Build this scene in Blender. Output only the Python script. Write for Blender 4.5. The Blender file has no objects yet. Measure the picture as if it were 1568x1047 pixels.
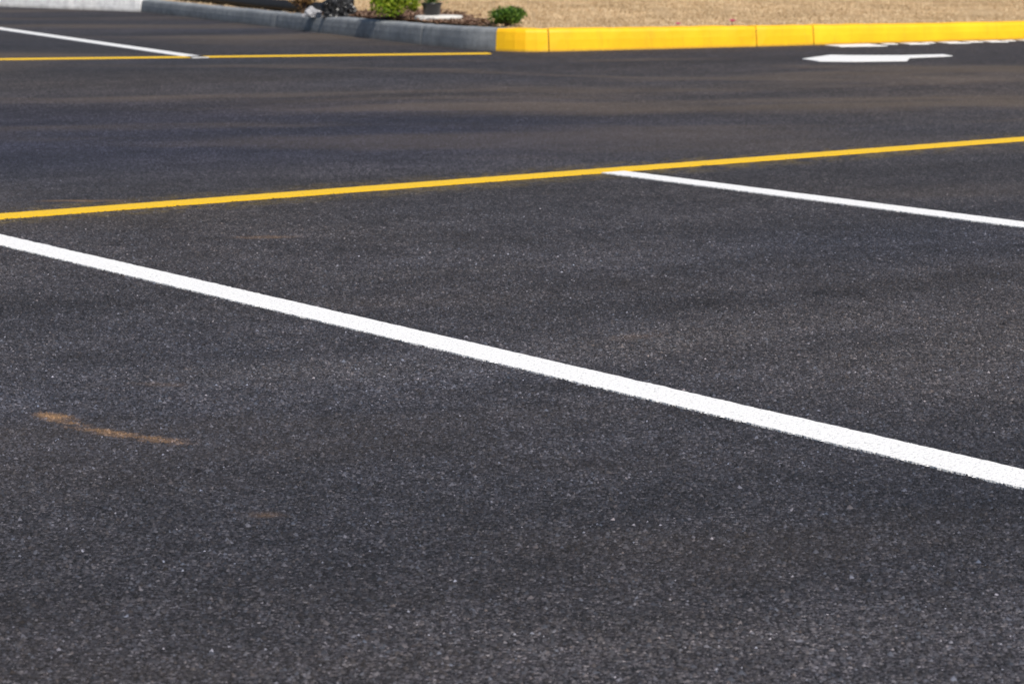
import bpy, bmesh, math, random
import numpy as np
from mathutils import Vector
random.seed(4); rng=np.random.default_rng(7)
sc=bpy.context.scene
sc.view_settings.view_transform='Standard'; sc.view_settings.look='None'; sc.view_settings.exposure=0

# ---------------- node helpers
class NT:
    def __init__(s,name):
        s.m=bpy.data.materials.new(name); s.m.use_nodes=True
        s.t=s.m.node_tree; s.n=s.t.nodes; s.b=s.n['Principled BSDF']
        s.co=s.n.new('ShaderNodeTexCoord').outputs['Object']
    def L(s,a,b): s.t.links.new(a,b)
    def inp(s,sock,v):
        if isinstance(v,bpy.types.NodeSocket): s.L(v,sock)
        else: sock.default_value=v
    def attr(s,name):
        n=s.n.new('ShaderNodeAttribute'); n.attribute_name=name; return n.outputs['Color']
    def mapping(s,loc=(0,0,0),rot=0,scale=(1,1,1),co=None,typ='POINT'):
        n=s.n.new('ShaderNodeMapping'); n.vector_type=typ
        s.L(co or s.co,n.inputs['Vector']); n.inputs['Location'].default_value=loc
        n.inputs['Rotation'].default_value=(0,0,rot); n.inputs['Scale'].default_value=scale
        return n.outputs[0]
    def noise(s,scale,detail=4,rough=.55,co=None,dist=0):
        n=s.n.new('ShaderNodeTexNoise'); s.L(co or s.co,n.inputs['Vector'])
        n.inputs['Scale'].default_value=scale; n.inputs['Detail'].default_value=detail
        n.inputs['Roughness'].default_value=rough; n.inputs['Distortion'].default_value=dist
        return n.outputs['Fac']
    def vor(s,scale,feature='F1',co=None,rand=1):
        n=s.n.new('ShaderNodeTexVoronoi'); n.voronoi_dimensions='2D'; n.feature=feature; s.L(co or s.co,n.inputs['Vector'])
        n.inputs['Scale'].default_value=scale; n.inputs['Randomness'].default_value=rand
        return n
    def ramp(s,fac,pts,interp='LINEAR'):
        n=s.n.new('ShaderNodeValToRGB'); n.color_ramp.interpolation=interp
        e=n.color_ramp.elements
        while len(e)<len(pts): e.new(.5)
        for i,(p,c) in enumerate(pts):
            if not isinstance(c,(tuple,list)): c=(c,c,c)
            e[i].position=p; e[i].color=(*c,1)
        s.L(fac,n.inputs[0]); return n.outputs[0]
    def math(s,op,a,b=0,clamp=False):
        n=s.n.new('ShaderNodeMath'); n.operation=op; n.use_clamp=clamp
        s.inp(n.inputs[0],a); s.inp(n.inputs[1],b); return n.outputs[0]
    def mix(s,fac,a,b,bt='MIX'):
        n=s.n.new('ShaderNodeMix'); n.data_type='RGBA'; n.blend_type=bt
        s.inp(n.inputs['Factor'],fac)
        for k,v in ((6,a),(7,b)):
            if isinstance(v,tuple): n.inputs[k].default_value=(*v,1)
            else: s.L(v,n.inputs[k])
        return n.outputs[2]
    def sep(s,c,ch):
        n=s.n.new('ShaderNodeSeparateXYZ'); s.L(c,n.inputs[0]); return n.outputs[ch]
    def bump(s,h,dist,strength=1,prev=None):
        n=s.n.new('ShaderNodeBump'); n.inputs['Distance'].default_value=dist
        n.inputs['Strength'].default_value=strength; s.L(h,n.inputs['Height'])
        return n.outputs[0]
    def fin(s,col=None,rough=None,normal=None,spec=None):
        if col is not None:
            if isinstance(col,tuple): s.b.inputs['Base Color'].default_value=(*col,1)
            else: s.L(col,s.b.inputs['Base Color'])
        if rough is not None: s.inp(s.b.inputs['Roughness'],rough)
        if normal is not None: s.L(normal,s.b.inputs['Normal'])
        if spec is not None: s.b.inputs['Specular IOR Level'].default_value=spec
        return s.m

# ---------------- layout (metres, +Y is forward)
DA=Vector((.595,-.8035)).normalized()      # stall line direction
DY=Vector((.8035,.595)).normalized()       # near yellow line direction
Y1P=Vector((-1.669,8.205))
W=.112; YW=.122

# ---------------- numpy fractal noise, used for the wear and dust of the lot
LAT=[rng.random((256,256)) for _ in range(8)]
def vn(x,y,l):
    xi=np.floor(x).astype(int);yi=np.floor(y).astype(int);fx=x-xi;fy=y-yi
    fx=fx*fx*(3-2*fx);fy=fy*fy*(3-2*fy);A=LAT[l%8]
    a=A[xi%256,yi%256];b=A[(xi+1)%256,yi%256];c=A[xi%256,(yi+1)%256];d=A[(xi+1)%256,(yi+1)%256]
    return a*(1-fx)*(1-fy)+b*fx*(1-fy)+c*(1-fx)*fy+d*fx*fy
def fbm(x,y,s,rot=0,st=(1,1),o=5,g=.55,seed=0):
    c,sn=math.cos(rot),math.sin(rot);u=(x*c+y*sn)*s*st[0]+seed*17.3+50;v=(-x*sn+y*c)*s*st[1]+seed*9.7+50
    t=0;a=1;n=0
    for i in range(o):
        t=t+a*vn(u,v,i+seed);n+=a;a*=g;u,v=u*1.93*.8-v*1.93*.6+3.1,u*1.93*.6+v*1.93*.8+7.7
    return t/n
def ss(a,b,x):
    t=np.clip((x-a)/(b-a),0,1);return t*t*(3-2*t)
def ell(x,y,cx,cy,rt,l,w):
    c,s=math.cos(rt),math.sin(rt);u=((x-cx)*c+(y-cy)*s)/l;v=(-(x-cx)*s+(y-cy)*c)/w
    return np.sqrt(u*u+v*v)
def lot_state(x,y):
    """returns multiplicative tint (N,3) and dust/clay colour blend (N,4)"""
    x=x.astype(float);y=y.astype(float)
    wx=x+.5*(fbm(x,y,.8,seed=3)-.5);wy=y+.5*(fbm(x,y,.8,seed=4)-.5)
    t=np.ones((len(x),3))*np.array([1.05,1.01,1.09])
    b=fbm(wx,wy,.55,seed=1); k=(b-.5)*2.2
    t*=1+k[:,None]*np.array([.30,.21,.06])
    b=fbm(wx,wy,1.1,rot=.45,st=(.22,1.2),seed=2)
    t*=(1+(b-.5)*.95)[:,None]
    b=fbm(x,y,5,o=4,seed=6); t*=(1+(b-.5)*.45)[:,None]
    b=fbm(x,y,14,o=3,seed=0); t*=(1+(b-.5)*.5)[:,None]
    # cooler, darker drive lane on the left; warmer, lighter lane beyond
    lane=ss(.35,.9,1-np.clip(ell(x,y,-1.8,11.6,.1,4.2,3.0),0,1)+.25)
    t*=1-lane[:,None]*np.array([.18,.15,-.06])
    warm=ss(1.25,.3,ell(x,y,2.2,14.9,.25,5.5,2.6))
    t*=1+warm[:,None]*np.array([.46,.33,.16])
    # roller / tyre bands, and one small painted shadow patch
    for cx,cy,rt,l,w,st in [(.95,6.6,.62,1.3,.2,.22),(.35,6.35,.5,.6,.15,.18),(1.3,5.1,.6,.9,.2,.18),(-3.9,15.3,.1,.8,.5,.2),(-.9,9.3,.2,1.3,.3,.10),
                            (.55,7.9,.15,.9,.15,.14),(-1.1,6.3,.3,.8,.25,.16),(.2,4.5,.5,.7,.15,.12),(1.51,7.48,.2,.08,.05,.65)]:  # last entry: small cast shadow darkened into the asphalt tint
        t*=(1-st*ss(1,.1,ell(wx*.3+x*.7,wy*.3+y*.7,cx,cy,rt,l,w)))[:,None]
    for cx,cy,rt,l,w,st in [(.3,5.75,.7,.5,.3,.18),(1.1,5.7,.6,.8,.3,.15),(-.4,5.4,.2,.7,.25,.20),(.3,3.4,0,.6,.25,.12),(-.1,7.0,.5,.7,.12,.12)]:
        t*=1+st*ss(1,.1,ell(wx*.5+x*.5,wy*.5+y*.5,cx,cy,rt,l,w))[:,None]*np.array([1.1,.95,.6])
    D=np.zeros((len(x),4));D[:,:3]=(.165,.122,.085)
    d=fbm(wx,wy,.9,rot=.15,st=(.3,1.1),seed=5,o=6)
    near=.10+.32*ss(9,14,y)
    D[:,3]=ss(.5,.72,d)*near
    # dusty tyre arcs in the drive aisle
    for cx,cy,rt,l,w,st in [(-.7,16.3,-.25,2.2,.22,.45),(.9,15.5,-.35,2.6,.3,.45),(3.2,15.9,.12,2.4,.3,.45),(2.0,13.6,.2,2.5,.3,.35),(2.9,12.4,.35,1.6,.2,.28),(-2.8,13.6,.05,1.5,.3,.2),(.6,17.3,.2,1.3,.25,.35)]:
        m=ss(1,.1,ell(wx*.6+x*.4,wy*.6+y*.4,cx,cy,rt,l,w))*ss(.35,.6,fbm(x,y,3,rot=rt,st=(.3,1.5),seed=7))*st
        D[:,3]=np.maximum(D[:,3],m)
    # clay smears
    g=fbm(x,y,34,o=3,g=.7,seed=2)
    for cx,cy,rt,l,w,st in [(-.893,4.87,-.75,.08,.032,1.0),(-.86,4.81,-.6,.09,.016,.75),(-.78,4.73,-.5,.13,.022,.75),(-.70,4.675,-.35,.14,.022,.65),(-.64,4.63,-.3,.09,.022,.45),(-.738,5.22,-.2,.08,.028,.26),
           (-.406,4.05,-.2,.045,.025,.25),(-.756,7.68,.1,.13,.05,.40),(-1.48,8.68,0,.22,.05,.5),(.29,5.83,.7,.1,.05,.12)]:
        m=np.clip(ss(1.1,.1,ell(x,y,cx,cy,rt,l,w))*(.35+.65*ss(.34,.62,g))*st,0,.9)
        u=m>D[:,3];D[u,:3]=(.31,.185,.095);D[u,3]=m[u]
    # yellow overspray next to the painted line
    ay=np.abs((x-Y1P.x)*-DY.y+(y-Y1P.y)*DY.x)
    m=ss(.34,.06,ay)*.26*ss(.3,.7,fbm(x,y,60,o=2,seed=1))
    u=m>D[:,3];D[u,:3]=(.40,.27,.03);D[u,3]=m[u]
    return t,D

def add_col(me,name,arr):
    a=me.color_attributes.new(name=name,type='FLOAT_COLOR',domain='POINT')
    if arr.shape[1]==3: arr=np.concatenate([arr,np.ones((len(arr),1))],1)
    a.data.foreach_set('color',arr.astype(np.float32).ravel())

def aggregate(s):
    v1=s.vor(122,'F1'); v2=s.vor(250,'F1')
    h1=s.ramp(v1.outputs['Distance'],[(0,1),(.35,.85),(.75,0)])
    h2=s.ramp(v2.outputs['Distance'],[(0,1),(.7,0)])
    h=s.math('ADD',s.math('MULTIPLY',h1,.8),s.math('MULTIPLY',h2,.5))
    return v1,v2,h
def mk_asphalt():
    s=NT('asphalt_material')
    v1,v2,h=aggregate(s)
    r=s.sep(v1.outputs['Color'],0); r2=s.sep(v2.outputs['Color'],1)
    stone=s.ramp(r,[(0,(.020,.0195,.022)),(.35,(.035,.034,.038)),(.8,(.070,.067,.072)),(.95,(.11,.105,.108)),(1,(.19,.18,.175))])
    fine=s.ramp(r2,[(0,.55),(.6,1.0),(.94,1.4),(1,2.0)])
    c=s.mix(1.0,stone,fine,'MULTIPLY')
    c=s.mix(1.0,c,s.ramp(h,[(.45,.35),(.95,1.1)]),'MULTIPLY')
    c=s.mix(1.0,c,s.attr('tint'),'MULTIPLY')
    d=s.n.new('ShaderNodeAttribute'); d.attribute_name='dust'
    da=s.n.new('ShaderNodeAttribute'); da.attribute_name='dust_amount'
    c=s.mix(da.outputs['Fac'],c,d.outputs['Color'])
    return s.fin(c,.85,s.bump(h,.0035,.8),.3)
M_ASPH=mk_asphalt()
s=NT('aggregate_material'); M_STN=s.fin(s.attr('col'),.66,None,.35)

def mk_paint(name,col,wear,dirt):
    s=NT(name)
    v1,v2,h=aggregate(s)
    c=s.mix(s.math('MULTIPLY',s.noise(6,4,.6),.3),col,tuple(k*.85 for k in col))
    c=s.mix(s.math('MULTIPLY',s.ramp(h,[(.10,1),(.22,0)]),wear),c,(.06,.058,.06))
    sp=s.ramp(s.noise(70,3,.8,co=s.mapping(loc=(5,2,1))),[(.68,0),(.76,1)])
    c=s.mix(s.math('MULTIPLY',sp,dirt),c,(.25,.22,.18))
    return s.fin(c,.6,s.bump(h,.002,.5),.4)
PW=(.89,.88,.87); PY=(.88,.54,.012)
M_WHITE=mk_paint('white_road_paint',PW,.5,.25)
M_YEL=mk_paint('yellow_road_paint',PY,.5,.3)

def mk_concrete(name,a,b,rough=.85):
    s=NT(name)
    n=s.noise(3.5,6,.6); f=s.noise(90,4,.7); v=s.noise(14,5,.65)
    c=s.mix(s.ramp(n,[(.35,0),(.65,1)]),a,b)
    c=s.mix(1.0,c,s.ramp(f,[(.3,.78),(.7,1.18)]),'MULTIPLY')
    c=s.mix(1.0,c,s.ramp(v,[(.3,.85),(.6,1.05)]),'MULTIPLY')
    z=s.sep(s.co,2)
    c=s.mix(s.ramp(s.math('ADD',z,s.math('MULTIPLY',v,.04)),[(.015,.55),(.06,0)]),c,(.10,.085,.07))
    return s.fin(c,rough,s.bump(f,.004,.6),.3)
M_CONC=mk_concrete('grey_concrete',(.20,.215,.235),(.28,.295,.31))
M_CONCL=mk_concrete('pale_concrete',(.82,.82,.83),(.88,.87,.86))
def mk_curbyel():
    s=NT('yellow_curb_paint')
    n=s.noise(5,5,.6); f=s.noise(70,4,.7)
    c=s.mix(s.ramp(n,[(.35,0),(.7,1)]),(.95,.54,.008),(.88,.46,.007))
    st=s.noise(3,6,.7,co=s.mapping(scale=(6,6,.8)))
    c=s.mix(s.ramp(st,[(.56,0),(.72,.4)]),c,(.52,.29,.02))
    ch=s.noise(22,6,.75)
    c=s.mix(s.ramp(ch,[(.68,0),(.72,.7)]),c,(.45,.42,.36))
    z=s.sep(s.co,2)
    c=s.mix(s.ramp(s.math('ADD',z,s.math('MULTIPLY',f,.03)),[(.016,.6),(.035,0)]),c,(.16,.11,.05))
    return s.fin(c,.5,s.bump(f,.003,.5),.4)
M_CY=mk_curbyel()
def mk_grass():
    s=NT('dormant_turf_soil')
    n=s.noise(.9,5,.6,dist=.5); f=s.noise(28,5,.75)
    c=s.mix(s.ramp(n,[(.35,0),(.65,1)]),(.60,.43,.25),(.47,.32,.18))
    c=s.mix(1.0,c,s.ramp(f,[(.3,.55),(.55,1.0),(.75,1.25)]),'MULTIPLY')
    return s.fin(c,.95,s.bump(f,.02,.8),.1)
M_TURF=mk_grass()
def simple(name,a,b,scale=20,rough=.8,bump=.004,spec=.3):
    s=NT(name); n=s.noise(scale,5,.65)
    return s.fin(s.mix(s.ramp(n,[(.35,0),(.65,1)]),a,b),rough,s.bump(n,bump,.6),spec)
def mk_leafy(name,cols,rough=.6,trans=0,patch=False):
    s=NT(name)
    g=s.n.new('ShaderNodeNewGeometry').outputs['Random Per Island']
    c=s.ramp(g,[(i/(len(cols)-1),k) for i,k in enumerate(cols)])
    if patch: c=s.mix(1.0,c,s.ramp(s.noise(1.6,5,.6,dist=.4),[(.35,(.78,.75,.70)),(.6,(1.06,1.04,1.0))]),'MULTIPLY')
    s.fin(c,rough,None,.3)
    if trans:
        tr=s.n.new('ShaderNodeBsdfTranslucent'); s.L(c,tr.inputs[0])
        mx=s.n.new('ShaderNodeMixShader'); mx.inputs[0].default_value=trans
        s.L(s.b.outputs[0],mx.inputs[1]); s.L(tr.outputs[0],mx.inputs[2])
        s.L(mx.outputs[0],s.n['Material Output'].inputs[0])
    return s.m
M_STRAW=mk_leafy('straw_blades',[(.46,.32,.18),(.63,.47,.29),(.76,.60,.40),(.86,.72,.50)],.8,.25,True)
M_MULCH=simple('bark_mulch_soil',(.08,.045,.03),(.15,.09,.06),40,.95,.02,.1)
M_CHIP=mk_leafy('bark_chips',[(.05,.028,.02),(.12,.065,.042),(.20,.12,.08),(.30,.21,.15)],.9)
M_LEAFY=mk_leafy('light_green_leaves',[(.10,.17,.01),(.20,.30,.02),(.32,.40,.03),(.44,.48,.06)],.5,.3)
M_LEAFD=mk_leafy('dark_green_leaves',[(.02,.05,.01),(.045,.11,.015),(.09,.18,.02),(.16,.26,.04)],.5,.25)
M_TWIG=simple('twig_bark',(.07,.045,.03),(.13,.09,.06))
M_PLAST=simple('black_plastic',(.012,.012,.013),(.02,.02,.022),30,.35,.004,.5)
M_BAGW=simple('pale_plastic',(.42,.42,.44),(.30,.30,.32),15,.45,.01,.4)
M_STONE=simple('pale_stone',(.72,.70,.66),(.60,.58,.55),25,.85,.006)
M_PINK=simple('pink_petals',(.75,.08,.30),(.85,.16,.42),60,.6)
M_DARK=simple('joint_filler',(.03,.03,.03),(.05,.05,.05))

def obj(name,verts,faces,mat,smooth=False,parent=None,z=0):
    me=bpy.data.meshes.new(name); me.from_pydata([tuple(v) for v in verts],[],faces)
    me.materials.append(mat); me.validate(); me.update()
    o=bpy.data.objects.new(name,me); sc.collection.objects.link(o)
    if smooth:
        for p in me.polygons: p.use_smooth=True
    if parent: o.parent=parent
    return o
def np_mesh(name,V,F,mat,cols={},parent=None):
    k=F.shape[1];N=len(F); me=bpy.data.meshes.new(name)
    me.vertices.add(len(V)); me.vertices.foreach_set('co',V.astype(np.float32).ravel())
    me.loops.add(N*k); me.loops.foreach_set('vertex_index',F.astype(np.int32).ravel())
    me.polygons.add(N); me.polygons.foreach_set('loop_start',np.arange(0,N*k,k,dtype=np.int32))
    for n_,a in cols.items(): add_col(me,n_,a)
    me.materials.append(mat); me.update(calc_edges=True)
    o=bpy.data.objects.new(name,me); sc.collection.objects.link(o)
    if parent: o.parent=parent
    return o
def tri_obj(name,V,mat,nper=3,parent=None):
    return np_mesh(name,V,np.arange(len(V)).reshape(-1,nper),mat,parent=parent)

# ---------------- asphalt sheet (to the horizon), finely gridded where wear and dust are recorded
xs=np.concatenate([[-1500,-200,-40,-15],np.arange(-8,-2.6,.08),np.arange(-2.6,3.2,.025),np.arange(3.2,8,.08),[15,40,200,1500]])
ys=np.concatenate([[-60,-10,1],np.arange(2.5,9.5,.022),np.arange(9.5,22,.05),np.arange(22,30,.15),[40,100,400,2500]])
X,Y=np.meshgrid(xs,ys,indexing='ij');x=X.ravel();y=Y.ravel();nx,ny=X.shape
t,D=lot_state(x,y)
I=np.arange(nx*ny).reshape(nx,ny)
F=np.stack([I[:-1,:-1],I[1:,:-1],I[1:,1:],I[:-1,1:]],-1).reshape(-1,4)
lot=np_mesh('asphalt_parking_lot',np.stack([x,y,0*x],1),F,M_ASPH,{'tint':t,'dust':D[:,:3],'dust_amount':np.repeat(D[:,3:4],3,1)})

# ---------------- painted lines: thin solid strips, slightly ragged edges
NEAR=[]
def stripe(name,p,q,w,mat,z=.004,seg=.012,jit=.0012,col=None):
    p=Vector(p);q=Vector(q);d=(q-p);L=d.length;d/=L;n=Vector((-d.y,d.x))
    if col: NEAR.append((p.x,p.y,d.x,d.y,L,w,col))
    k=max(2,int(L/seg));V=[];F=[]
    jl=0;jr=0
    for i in range(k+1):
        c=p+d*(L*i/k)
        jl=.35*jl+random.gauss(0,jit);jr=.35*jr+random.gauss(0,jit)
        a=c+n*(w/2+jl);b=c-n*(w/2+jr)
        V+=[(a.x,a.y,-.002),(a.x,a.y,z),(b.x,b.y,z),(b.x,b.y,-.002)]
    for i in range(k):
        o=4*i
        for j in range(3): F.append((o+j,o+j+4,o+j+5,o+j+1))
    F.append((0,1,2,3)); o=4*k; F.append((o+3,o+2,o+1,o))
    ob=obj(name,V,F,mat)
    bm=bmesh.new();bm.from_mesh(ob.data);bmesh.ops.recalc_face_normals(bm,faces=bm.faces);bm.to_mesh(ob.data);bm.free()
    return ob
P=lambda base,d,t:(base[0]+d.x*t,base[1]+d.y*t)
stripe('yellow_line',P(Y1P,DY,-9),P(Y1P,DY,22),YW,M_YEL,col=PY)
def stall(pt):
    pt=Vector(pt); n=Vector((DY.y,-DY.x))
    k=(pt-Y1P).dot(n); return pt-n*k+n*(YW/2+.002)
tB=stall((.3654,9.674)); tA=stall((-1.549,7.60))
n=Vector((DY.y,-DY.x))
sp=(tB-tA).length
for i,b in enumerate((tA-DY*sp,tA,tB,tB+DY*sp,tB+DY*2*sp)):
    stripe('white_parking_line',b,b+n*5.5,W,M_WHITE,col=PW)
p=Vector((-2.084,17.41)); d=Vector((-2.348,4.64)).normalized()
stripe('yellow_line',(-12.0,15.45),(-.16,18.07),.14,M_YEL,seg=.03)
stripe('white_parking_line',p+d*.13,p+d*9.0,.12,M_WHITE,seg=.03)

# ---------------- exposed aggregate of the near asphalt: real stones bedded in the surface (one mesh)
g=.0063
gy=np.arange(2.6,10.5,g); parts=[]
for yy in gy:
    hw=.212*yy+.45; xx=np.arange(-hw,hw,g); parts.append(np.stack([xx,np.full(len(xx),yy)],1))
S=np.concatenate(parts); S+=rng.uniform(-.5,.5,S.shape)*g*1.3
keep=rng.random(len(S))<(1-.95*ss(6.0,10.3,S[:,1]))*.96; S=S[keep]; N=len(S)
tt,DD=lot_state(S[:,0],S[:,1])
lum=np.exp(rng.normal(math.log(.043),.46,N))
r=rng.random(N); br=r>.993; lum[br]=rng.uniform(.13,.36,br.sum())
lum=np.minimum(lum,.36)
hue=rng.normal(0,.05,N)
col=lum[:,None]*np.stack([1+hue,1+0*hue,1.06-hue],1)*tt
col=col*(1-DD[:,3:4])+DD[:,:3]*DD[:,3:4]*(.55+.45*np.minimum(lum/.05,1.6))[:,None]
rad=g*.5*np.clip(rng.lognormal(.06,.32,N),.5,1.9)
rad[br]*=.75
hgt=rad*rng.uniform(.4,1.05,N); zb=rng.uniform(-.0014,.0002,N)
fade=1-.6*ss(7,10.3,S[:,1]); hgt*=fade
for (px_,py_,dx,dy,L,w,pc) in NEAR:
    u=(S[:,0]-px_)*dx+(S[:,1]-py_)*dy; v=np.abs(-(S[:,0]-px_)*dy+(S[:,1]-py_)*dx)
    m=(u>0)&(u<L)&(v<w/2-.001+rng.normal(0,.0014,N))
    m2=m&(rng.random(N)<.992)
    col[m2]=np.array(pc)*rng.uniform(.88,1.0,m2.sum())[:,None]
    zb[m]=.0032; hgt[m]=rng.uniform(.0003,.0015,m.sum())
K=5
a0=rng.uniform(0,6.28,N); V=np.zeros((N,K+1,3))
for j in range(K):
    a=a0+j*2*math.pi/K+rng.normal(0,.24,N); rr=rad*rng.uniform(.7,1.3,N)
    V[:,j,0]=S[:,0]+rr*np.cos(a);V[:,j,1]=S[:,1]+rr*np.sin(a);V[:,j,2]=zb-.0006
V[:,K,0]=S[:,0]+rad*rng.normal(0,.28,N);V[:,K,1]=S[:,1]+rad*rng.normal(0,.28,N);V[:,K,2]=zb+hgt
base=np.arange(N)[:,None]*(K+1)
F=np.stack([np.concatenate([base+j,base+(j+1)%K,base+K],1) for j in range(K)],1).reshape(-1,3)
np_mesh('aggregate_stones',V.reshape(-1,3),F,M_STN,{'col':np.repeat(col,K+1,0)},parent=lot)

def flat(name,pts,mat,z=.004):
    me=bpy.data.meshes.new(name); bm=bmesh.new()
    vs=[bm.verts.new((x,y,z)) for x,y in pts]; f=bm.faces.new(vs)
    r=bmesh.ops.extrude_face_region(bm,geom=[f])
    for v in r['geom']:
        if isinstance(v,bmesh.types.BMVert): v.co.z=-.002
    bmesh.ops.recalc_face_normals(bm,faces=bm.faces); bm.to_mesh(me); bm.free()
    me.materials.append(mat); o=bpy.data.objects.new(name,me); sc.collection.objects.link(o); return o
flat('white_direction_arrow',[(1.98,17.36),(2.24,17.86),(2.38,17.80),(2.72,17.80),(3.04,17.92),(3.07,17.72),(2.74,17.50),(2.66,17.12),(2.28,17.04),(2.06,17.08)],M_WHITE)
yd=Vector((3.79,1.85)).normalized(); yn=Vector((yd.y,-yd.x))
grp=bpy.data.objects.new('white_curbside_lettering',None); sc.collection.objects.link(grp)
base=Vector((2.30,19.26))
x=.04
for k,(wd,gp,dep) in enumerate([(.40,.10,.32),(.12,.05,.14),(.17,.04,.24),(.10,.04,.12),(.19,.06,.25),(.13,.03,.16),(.16,.05,.22),(.10,.04,.12),(.18,.04,.2)]):
    a=base+yd*x+yn*.06; b=base+yd*(x+wd)+yn*.06
    o=flat('letter_%d'%(k+1),[tuple(a),tuple(b),tuple(b+yn*dep-yd*.05),tuple(a+yn*dep*.8-yd*.03)],M_WHITE); o.parent=grp
    x+=wd+gp

# ---------------- curb path
def cr(pts,n=8):
    out=[]
    for i in range(len(pts)-1):
        p0=pts[max(i-1,0)];p1=pts[i];p2=pts[i+1];p3=pts[min(i+2,len(pts)-1)]
        for k in range(n):
            t=k/n
            out.append(tuple(.5*((2*p1[j])+(-p0[j]+p2[j])*t+(2*p0[j]-5*p1[j]+4*p2[j]-p3[j])*t*t+(-p0[j]+3*p1[j]-3*p2[j]+p3[j])*t**3) for j in range(3)))
    out.append(pts[-1]); return out
grey=cr([(-3.78,25.96,.125),(-2.93,24.14,.125),(-2.082,22.31,.13),(-1.34,20.72,.14),(-.76,19.47,.15),(-.50,18.98,.155),(-.32,18.66,.16),(-.12,18.43,.165)],6)
yel=cr([(-.12,18.43,.165),(.09,18.30,.166),(.32,18.34,.165),(.9,18.60,.16),(1.83,19.03,.155),(2.9,19.58,.145),(4.06,20.15,.14),(8,22.07,.14),(24,29.9,.14)],6)
left=cr([(-24,43.4,.15),(-12,33.04,.15),(-6.6,28.4,.15),(-5.0,27.01,.15),(-3.79,25.97,.15)],6)
def plen(pts):
    s=[0]
    for a,b in zip(pts,pts[1:]): s.append(s[-1]+math.hypot(b[0]-a[0],b[1]-a[1]))
    return s
def sample(pts,s,L):
    for i in range(len(L)-1):
        if s<=L[i+1] or i==len(L)-2:
            t=(s-L[i])/(L[i+1]-L[i]); a=pts[i];b=pts[i+1]
            p=[a[j]+(b[j]-a[j])*t for j in range(3)]
            d=Vector((b[0]-a[0],b[1]-a[1])).normalized()
            return p,d
CW=.16
def curb(name,pts,mat,joints,side=1,gap=.006):
    L=plen(pts); js=sorted([0]+[j for j in joints if 0<j<L[-1]]+[L[-1]])
    root=bpy.data.objects.new(name,None); sc.collection.objects.link(root)
    for q in range(len(js)-1):
        s0=js[q]+(gap/2 if q else 0); s1=js[q+1]-(gap/2 if q<len(js)-2 else 0)
        k=max(2,int((s1-s0)/.08)); V=[];F=[]
        for i in range(k+1):
            p,d=sample(pts,s0+(s1-s0)*i/k,L); n=Vector((-d.y,d.x))*side; h=p[2]
            e=random.gauss(0,.0014)
            ch=0.006 if i in (0,k) else 0
            prof=[(0,-.03),(.004+ch+e*.5,h*.5),(.010+ch+e,h-.028),(.016+ch+e,h-.012),(.028+ch,h-.003),(.044,h+e-ch),(CW-.012,h+e-ch),(CW,h-.01),(CW,-.03)]
            for o,z in prof: V.append((p[0]+n.x*o,p[1]+n.y*o,z))
        m=9
        for i in range(k):
            for j in range(m-1): F.append((i*m+j,i*m+j+1,(i+1)*m+j+1,(i+1)*m+j))
        F.append(tuple(range(m))); F.append(tuple(range(k*m+m-1,k*m-1,-1)))
        o=obj('section_%d'%(q+1),V,F,mat,parent=root)
        bm=bmesh.new();bm.from_mesh(o.data);bmesh.ops.recalc_face_normals(bm,faces=bm.faces);bm.to_mesh(o.data);bm.free()
    V=[];F=[]
    k=int(L[-1]/.1)
    for i in range(k+1):
        p,d=sample(pts,L[-1]*i/k,L);n=Vector((-d.y,d.x))*side
        for o,z in ((.02,-.02),(.02,p[2]-.03),(CW-.01,p[2]-.03)): V.append((p[0]+n.x*o,p[1]+n.y*o,z))
    for i in range(k):
        for j in range(2): F.append((i*3+j,i*3+j+1,i*3+j+4,i*3+j+3))
    obj('joint_filler',V,F,M_DARK,parent=root)
    return root
curb('concrete_curb',grey,M_CONC,[4.03,7.3],gap=.012)
curb('yellow_painted_curb',yel,M_CY,[.43,2.15,2.66,5.0,8,11,14,17,20],gap=.009)
curb('pale_concrete_curb',left,M_CONCL,[plen(left)[-1]-1.05,plen(left)[-1]-4,plen(left)[-1]-7,plen(left)[-1]-10])

# ---------------- raised ground behind the curbs
def inner(pts):
    out=[];L=plen(pts)
    for i in range(len(pts)):
        p,d=sample(pts,min(L[i]+1e-4,L[-1]-1e-4),L); n=Vector((-d.y,d.x)); out.append((p[0]+n.x*(CW-.006),p[1]+n.y*(CW-.006),p[2]-.012))
    return out
ia,ib,ic=inner(left),inner(grey),inner(yel)
edge=[p for p in ia if p[0]<-3.72]+[p for p in ib if p[1]<26]+[p for p in ic[1:]]
edge=[(-400,380,.14)]+edge+[(400,214,.14)]
e2=[edge[0]]
for p in edge[1:]:
    if p[0]>e2[-1][0]+.004: e2.append(p)
edge=e2
rows=[0,.15,.4,.8,1.4,2.2,3.2,4.5,6,8,12,20,60,300,2200]
def gz(z,dy): return z+min(dy,30)*.006
V=[];F=[]
for r,dy in enumerate(rows):
    for (x,y,z) in edge:
        V.append((x,y+dy,gz(z,dy)+(random.gauss(0,.005) if 0<r<10 else 0)))
m=len(edge)
for r in range(len(rows)-1):
    for i in range(m-1): F.append((r*m+i,r*m+i+1,(r+1)*m+i+1,(r+1)*m+i))
obj('dormant_grass_ground',V,F,M_TURF,smooth=True)
ex=np.array([p[0] for p in edge]);ey=np.array([p[1] for p in edge]);ez=np.array([p[2] for p in edge])
def surf(x,y):
    y0=np.interp(x,ex,ey); z0=np.interp(x,ex,ez); return y-y0, z0+np.clip(y-y0,0,30)*.006
def in_mulch(x,y):
    d,_=surf(x,y)
    w=.06*np.sin(y*9)+.05*np.sin(y*21+1)
    return (d>.0)&((x<-.12-.16*(y-19.0)+w)&(x>-2.4)&(y<22.0-.45*np.abs(x+1.3)+w))
V=[];F=[];idx={}
st=.07
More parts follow.
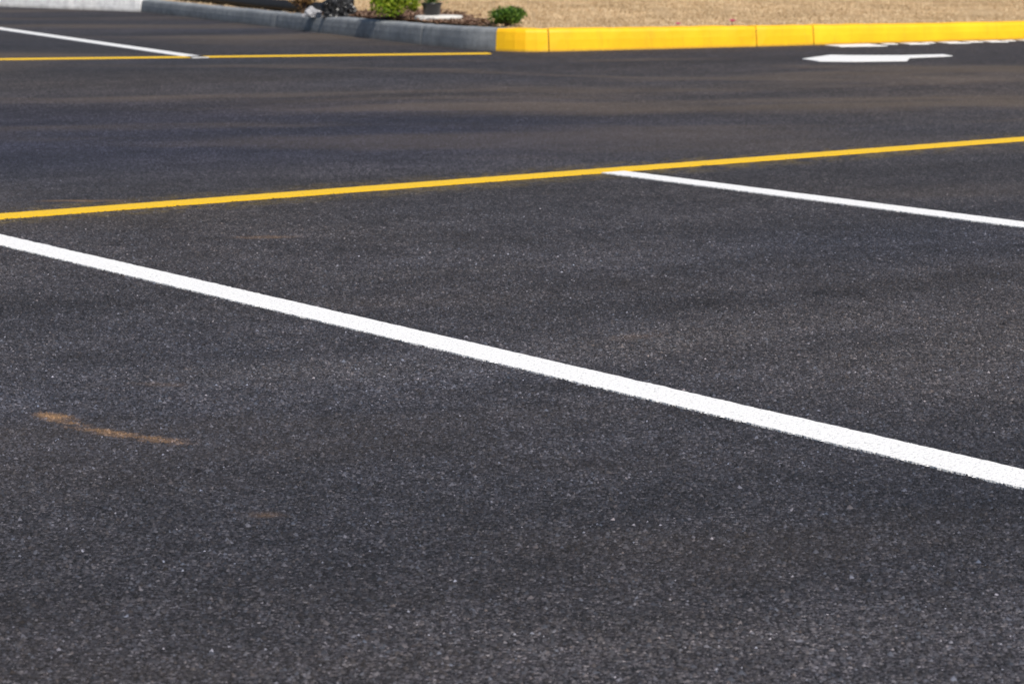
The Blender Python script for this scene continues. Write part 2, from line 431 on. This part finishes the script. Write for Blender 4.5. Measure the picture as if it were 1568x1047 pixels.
xs=np.arange(-2.7,.3,st);ys=np.arange(18.3,22.8,st)
for i,x in enumerate(xs):
    for j,y in enumerate(ys):
        d,z=surf(x,y)
        if d>.02 and in_mulch(np.array(x),np.array(y)):
            idx[i,j]=len(V);V.append((x,y,float(z)+.02+random.gauss(0,.005)))
for (i,j) in list(idx):
    if (i+1,j) in idx and (i,j+1) in idx and (i+1,j+1) in idx: F.append((idx[i,j],idx[i+1,j],idx[i+1,j+1],idx[i,j+1]))
mul=obj('mulch_bed',V,F,M_MULCH,smooth=True)
N=20000
x=rng.uniform(-2.7,.3,N);y=rng.uniform(18.3,22.8,N);d,z=surf(x,y);k=(d>.03)&in_mulch(x,y);x,y,z=x[k],y[k],z[k];N=len(x)
def flakes(x,y,z,l,w,tilt):
    N=len(x);a=rng.uniform(0,6.28,N);t=rng.normal(0,tilt,N);t2=rng.normal(0,tilt,N)
    ux=np.stack([np.cos(a)*np.cos(t),np.sin(a)*np.cos(t),np.sin(t)],1);vx=np.stack([-np.sin(a)*np.cos(t2),np.cos(a)*np.cos(t2),np.sin(t2)],1)
    c=np.stack([x,y,z],1);l=(l*rng.uniform(.5,1.5,N))[:,None];w=(w*rng.uniform(.5,1.5,N))[:,None]
    return np.stack([c-ux*l-vx*w,c+ux*l-vx*w,c+ux*l*.8+vx*w,c-ux*l+vx*w*.7],1).reshape(-1,3)
tri_obj('bark_pieces',flakes(x,y,z+.024+rng.uniform(0,.006,N),.016,.006,.35),M_CHIP,4,parent=mul)

# ---------------- straw-coloured turf: short blades
def blades(N,x0,x1,y0,y1,h,w):
    x=rng.uniform(x0,x1,N);y=rng.uniform(y0,y1,N);d,z=surf(x,y);k=(d>.01)&~in_mulch(x,y)
    x,y,z=x[k],y[k],z[k];n=len(x);a=rng.uniform(0,6.28,n);l=h*rng.uniform(.4,1.5,n);ln=l*rng.uniform(.4,2.2,n);b=rng.uniform(0,6.28,n)
    p0=np.stack([x-np.cos(a)*w,y-np.sin(a)*w,z-.003],1);p1=np.stack([x+np.cos(a)*w,y+np.sin(a)*w,z-.003],1)
    p2=np.stack([x+np.cos(b)*ln,y+np.sin(b)*ln,z+l],1)
    return np.stack([p0,p1,p2],1).reshape(-1,3)
B=np.concatenate([blades(150000,-1.5,6.5,18.3,25,.014,.004),blades(110000,-7,11,18.3,31,.018,.006)])
tri_obj('dormant_grass',B,M_STRAW)

# ---------------- shrubs
def shrub(name,x,y,r,h,mat,nl,leaf,flat=1.0,lobes=9):
    _,z0=surf(np.array(x),np.array(y)); z0=float(z0)+.015
    root=bpy.data.objects.new(name,None); root.location=(x,y,z0); sc.collection.objects.link(root)
    C=[];R=[]
    for i in range(lobes):
        a=rng.uniform(0,6.28);q=r*.62*math.sqrt(rng.uniform(.05,1));C.append((q*math.cos(a),q*math.sin(a),h*rng.uniform(.3,.72)));R.append(rng.uniform(.28,.5)*min(r,h))
    C.append((0,0,h*.55));R.append(.55*min(r,h))
    C=np.array(C);R=np.array(R)
    k=rng.integers(0,len(C),nl)
    d=rng.normal(size=(nl,3));d/=np.linalg.norm(d,axis=1)[:,None]
    rad=R[k]*rng.uniform(.55,1.12,nl)
    c=C[k]+d*rad[:,None]*np.array([1,1,.9]);c=c[c[:,2]>.01];n=len(c)
    u=rng.normal(size=(n,3));u/=np.linalg.norm(u,axis=1)[:,None]
    u[:,2]=np.abs(u[:,2])*.8+.1
    v=np.cross(u,rng.normal(size=(n,3)));v/=np.linalg.norm(v,axis=1)[:,None]
    l=(leaf*rng.uniform(.6,1.3,n))[:,None];w=l*.36
    tri_obj('leaves',np.stack([c,c+u*l*.5+v*w,c+u*l,c+u*l*.5-v*w],1).reshape(-1,3),mat,4,parent=root)
    V=[];F=[]
    for i in range(len(C)):
        a=Vector((C[i][0]*.12,C[i][1]*.12,-.01));b=Vector(C[i]);o=len(V);k2=5
        for (p,rr) in ((a,.006),(a.lerp(b,.5)+Vector((0,0,.01)),.004),(b,.002)):
            for j in range(k2): V.append((p.x+rr*math.cos(j*6.283/k2),p.y+rr*math.sin(j*6.283/k2),p.z))
        for s_ in range(2):
            for j in range(k2): F.append((o+s_*k2+j,o+s_*k2+(j+1)%k2,o+(s_+1)*k2+(j+1)%k2,o+(s_+1)*k2+j))
    obj('stems',V,F,M_TWIG,parent=root)
    return root
shrub('light_green_shrub',-.93,20.25,.23,.38,M_LEAFY,4600,.028,lobes=18)
shrub('dark_green_shrub',-.03,18.78,.175,.125,M_LEAFD,4000,.018,lobes=20)
shrub('small_brown_shrub',-1.83,22.2,.12,.22,mk_leafy('brown_leaves',[(.06,.03,.01),(.16,.08,.03),(.25,.16,.06)],.7,.2),700,.028)

# ---------------- nursery pot with plant on a pale stone slab
def lathe(name,prof,mat,seg=28,parent=None,smooth=True,jit=0):
    V=[];F=[]
    for (r,z) in prof:
        for j in range(seg):
            a=j*2*math.pi/seg; rr=r*(1+random.gauss(0,jit)); V.append((rr*math.cos(a),rr*math.sin(a),z))
    for i in range(len(prof)-1):
        for j in range(seg): F.append((i*seg+j,i*seg+(j+1)%seg,(i+1)*seg+(j+1)%seg,(i+1)*seg+j))
    return obj(name,V,F,mat,smooth,parent)
px,py=-.60,20.0; _,pz=surf(np.array(px),np.array(py)); pz=float(pz)+.02
slab=bpy.data.objects.new('pale_stone_slab',None); slab.location=(px+.03,py,pz); sc.collection.objects.link(slab)
lathe('slab',[(.0,-.01),(.17,-.01),(.185,.0),(.186,.022),(.175,.032),(.0,.034)],M_STONE,22,slab,False,.025)
pot=bpy.data.objects.new('nursery_pot_plant',None); pot.location=(px-.03,py+.04,pz+.035); sc.collection.objects.link(pot)
lathe('pot',[(0,0),(.058,0),(.063,.01),(.074,.078),(.081,.080),(.082,.094),(.076,.096),(.070,.078),(0,.076)],M_PLAST,28,pot)
n=500;c=rng.normal(size=(n,3))*np.array([.035,.035,.04])+np.array([-.01,0,.14]);u=rng.normal(size=(n,3));u[:,2]=abs(u[:,2]);u/=np.linalg.norm(u,axis=1)[:,None]
v=np.cross(u,rng.normal(size=(n,3)));v/=np.linalg.norm(v,axis=1)[:,None]
tri_obj('leaves',np.stack([c,c+u*.014+v*.006,c+u*.03,c+u*.014-v*.006],1).reshape(-1,3),M_LEAFD,4,parent=pot)
V=[];F=[]
for i in range(6):
    a=i*1.05;o=len(V)
    for (rr,z,q) in ((.003,.06,.005),(.002,.17,.04)):
        for j in range(4): V.append((q*math.cos(a)+rr*math.cos(j*1.57)-.005,q*math.sin(a)+rr*math.sin(j*1.57),z))
    for j in range(4): F.append((o+j,o+(j+1)%4,o+4+(j+1)%4,o+4+j))
obj('stems',V,F,M_TWIG,parent=pot)

# ---------------- crumpled plastic bags
from mathutils import noise as mn
def bag(name,x,y,sx,sy,sz,mat,seed):
    _,z0=surf(np.array(x),np.array(y)); bm=bmesh.new(); bmesh.ops.create_icosphere(bm,subdivisions=5,radius=1)
    for v in bm.verts:
        p=v.co.copy(); q=p*1.6+Vector((seed,0,0))
        a=mn.fractal(q,1,2,3)*.35; cre=abs(mn.noise(p*3.4+Vector((0,seed,0))))*.35+abs(mn.noise(p*7+Vector((0,seed,3))))*.14
        r=1+a-cre; pk=max(0,p.z)**4*.35
        v.co=Vector((p.x*r*sx*(1-pk),p.y*r*sy*(1-pk),max(-.25,p.z*r+pk)*sz+.2*sz))
    me=bpy.data.meshes.new(name);bm.to_mesh(me);bm.free();me.materials.append(mat)
    o=bpy.data.objects.new(name,me);o.location=(x,y,float(z0)+.01);sc.collection.objects.link(o)
    return o
bag('black_plastic_bag',-1.45,21.28,.17,.13,.15,M_PLAST,3.1)
bag('pale_plastic_bag',-1.68,21.45,.08,.06,.055,M_BAGW,8.7)

# ---------------- black corrugated drain pipe behind the grey curb
Lg=plen(grey);V=[];F=[];seg=14;S=np.arange(.25,4.9,.012)
for i,s_ in enumerate(S):
    p,dd=sample(grey,s_,Lg);nn=Vector((-dd.y,dd.x));off=.30+.04*math.sin(s_*1.4);c=Vector((p[0]+nn.x*off,p[1]+nn.y*off,p[2]+.045))
    r=.05 if i%2 else .043
    for j in range(seg):
        a=j*2*math.pi/seg;V.append((c.x+nn.x*r*math.cos(a),c.y+nn.y*r*math.cos(a),c.z+r*math.sin(a)))
for i in range(len(S)-1):
    for j in range(seg): F.append((i*seg+j,i*seg+(j+1)%seg,(i+1)*seg+(j+1)%seg,(i+1)*seg+j))
F.append(tuple(range(seg)));F.append(tuple(range(len(V)-1,len(V)-seg-1,-1)))
obj('black_drain_pipe',V,F,M_PLAST)

# ---------------- pink flowers
def flower(x,y,h,r):
    _,z0=surf(np.array(x),np.array(y)); V=[];F=[]
    root=bpy.data.objects.new('pink_flower',None);root.location=(x,y,float(z0));sc.collection.objects.link(root)
    for ring,(q,t) in enumerate(((r,.35),(r*.65,.9))):
        for i in range(6):
            a=i*1.047+ring*.5;d=Vector((math.cos(a),math.sin(a),0));s_=Vector((-d.y,d.x,0));o=len(V);up=Vector((0,0,1))
            V+=[Vector((0,0,h)),d*q*.6+s_*q*.35+up*(h+q*t*.5),d*q+up*(h+q*t),d*q*.6-s_*q*.35+up*(h+q*t*.5)];F.append((o,o+1,o+2,o+3))
    obj('petals',V,F,M_PINK,parent=root)
    V=[];F=[]
    for z in (-.005,h): V+=[(.0025*math.cos(j*1.57),.0025*math.sin(j*1.57),z) for j in range(4)]
    for j in range(4): F.append((j,(j+1)%4,4+(j+1)%4,4+j))
    obj('stem',V,F,M_TWIG,parent=root)
flower(1.66,19.2,.035,.036);flower(1.24,19.02,.02,.028)

# ---------------- camera
f=3875.0
cam=bpy.data.cameras.new('camera');co=bpy.data.objects.new('camera',cam);sc.collection.objects.link(co);sc.camera=co
cam.sensor_width=36;cam.lens=36*f/1568;cam.clip_start=.1;cam.clip_end=6000
co.location=(0,0,.97);co.rotation_euler=(math.radians(90)-math.atan(653/f),0,0)
cam.dof.use_dof=True;cam.dof.focus_distance=5.2;cam.dof.aperture_fstop=12.5

# ---------------- light
EL=46;sx,sy=.38,-.925
w=bpy.data.worlds.new('World');sc.world=w;w.use_nodes=True
nt=w.node_tree;sky=nt.nodes.new('ShaderNodeTexSky');sky.sky_type='NISHITA';sky.sun_disc=False
sky.sun_elevation=math.radians(EL);sky.sun_rotation=math.atan2(sx,sy)
nt.links.new(sky.outputs[0],nt.nodes['Background'].inputs[0]);nt.nodes['Background'].inputs[1].default_value=.085
sl=bpy.data.lights.new('sun','SUN');so=bpy.data.objects.new('sun',sl);sc.collection.objects.link(so)
sl.energy=4.7;sl.angle=math.radians(.5);sl.color=(1,.945,.87)
e=math.radians(EL)
so.rotation_euler=Vector((-sx*math.cos(e),-sy*math.cos(e),-math.sin(e))).to_track_quat('-Z','Y').to_euler()
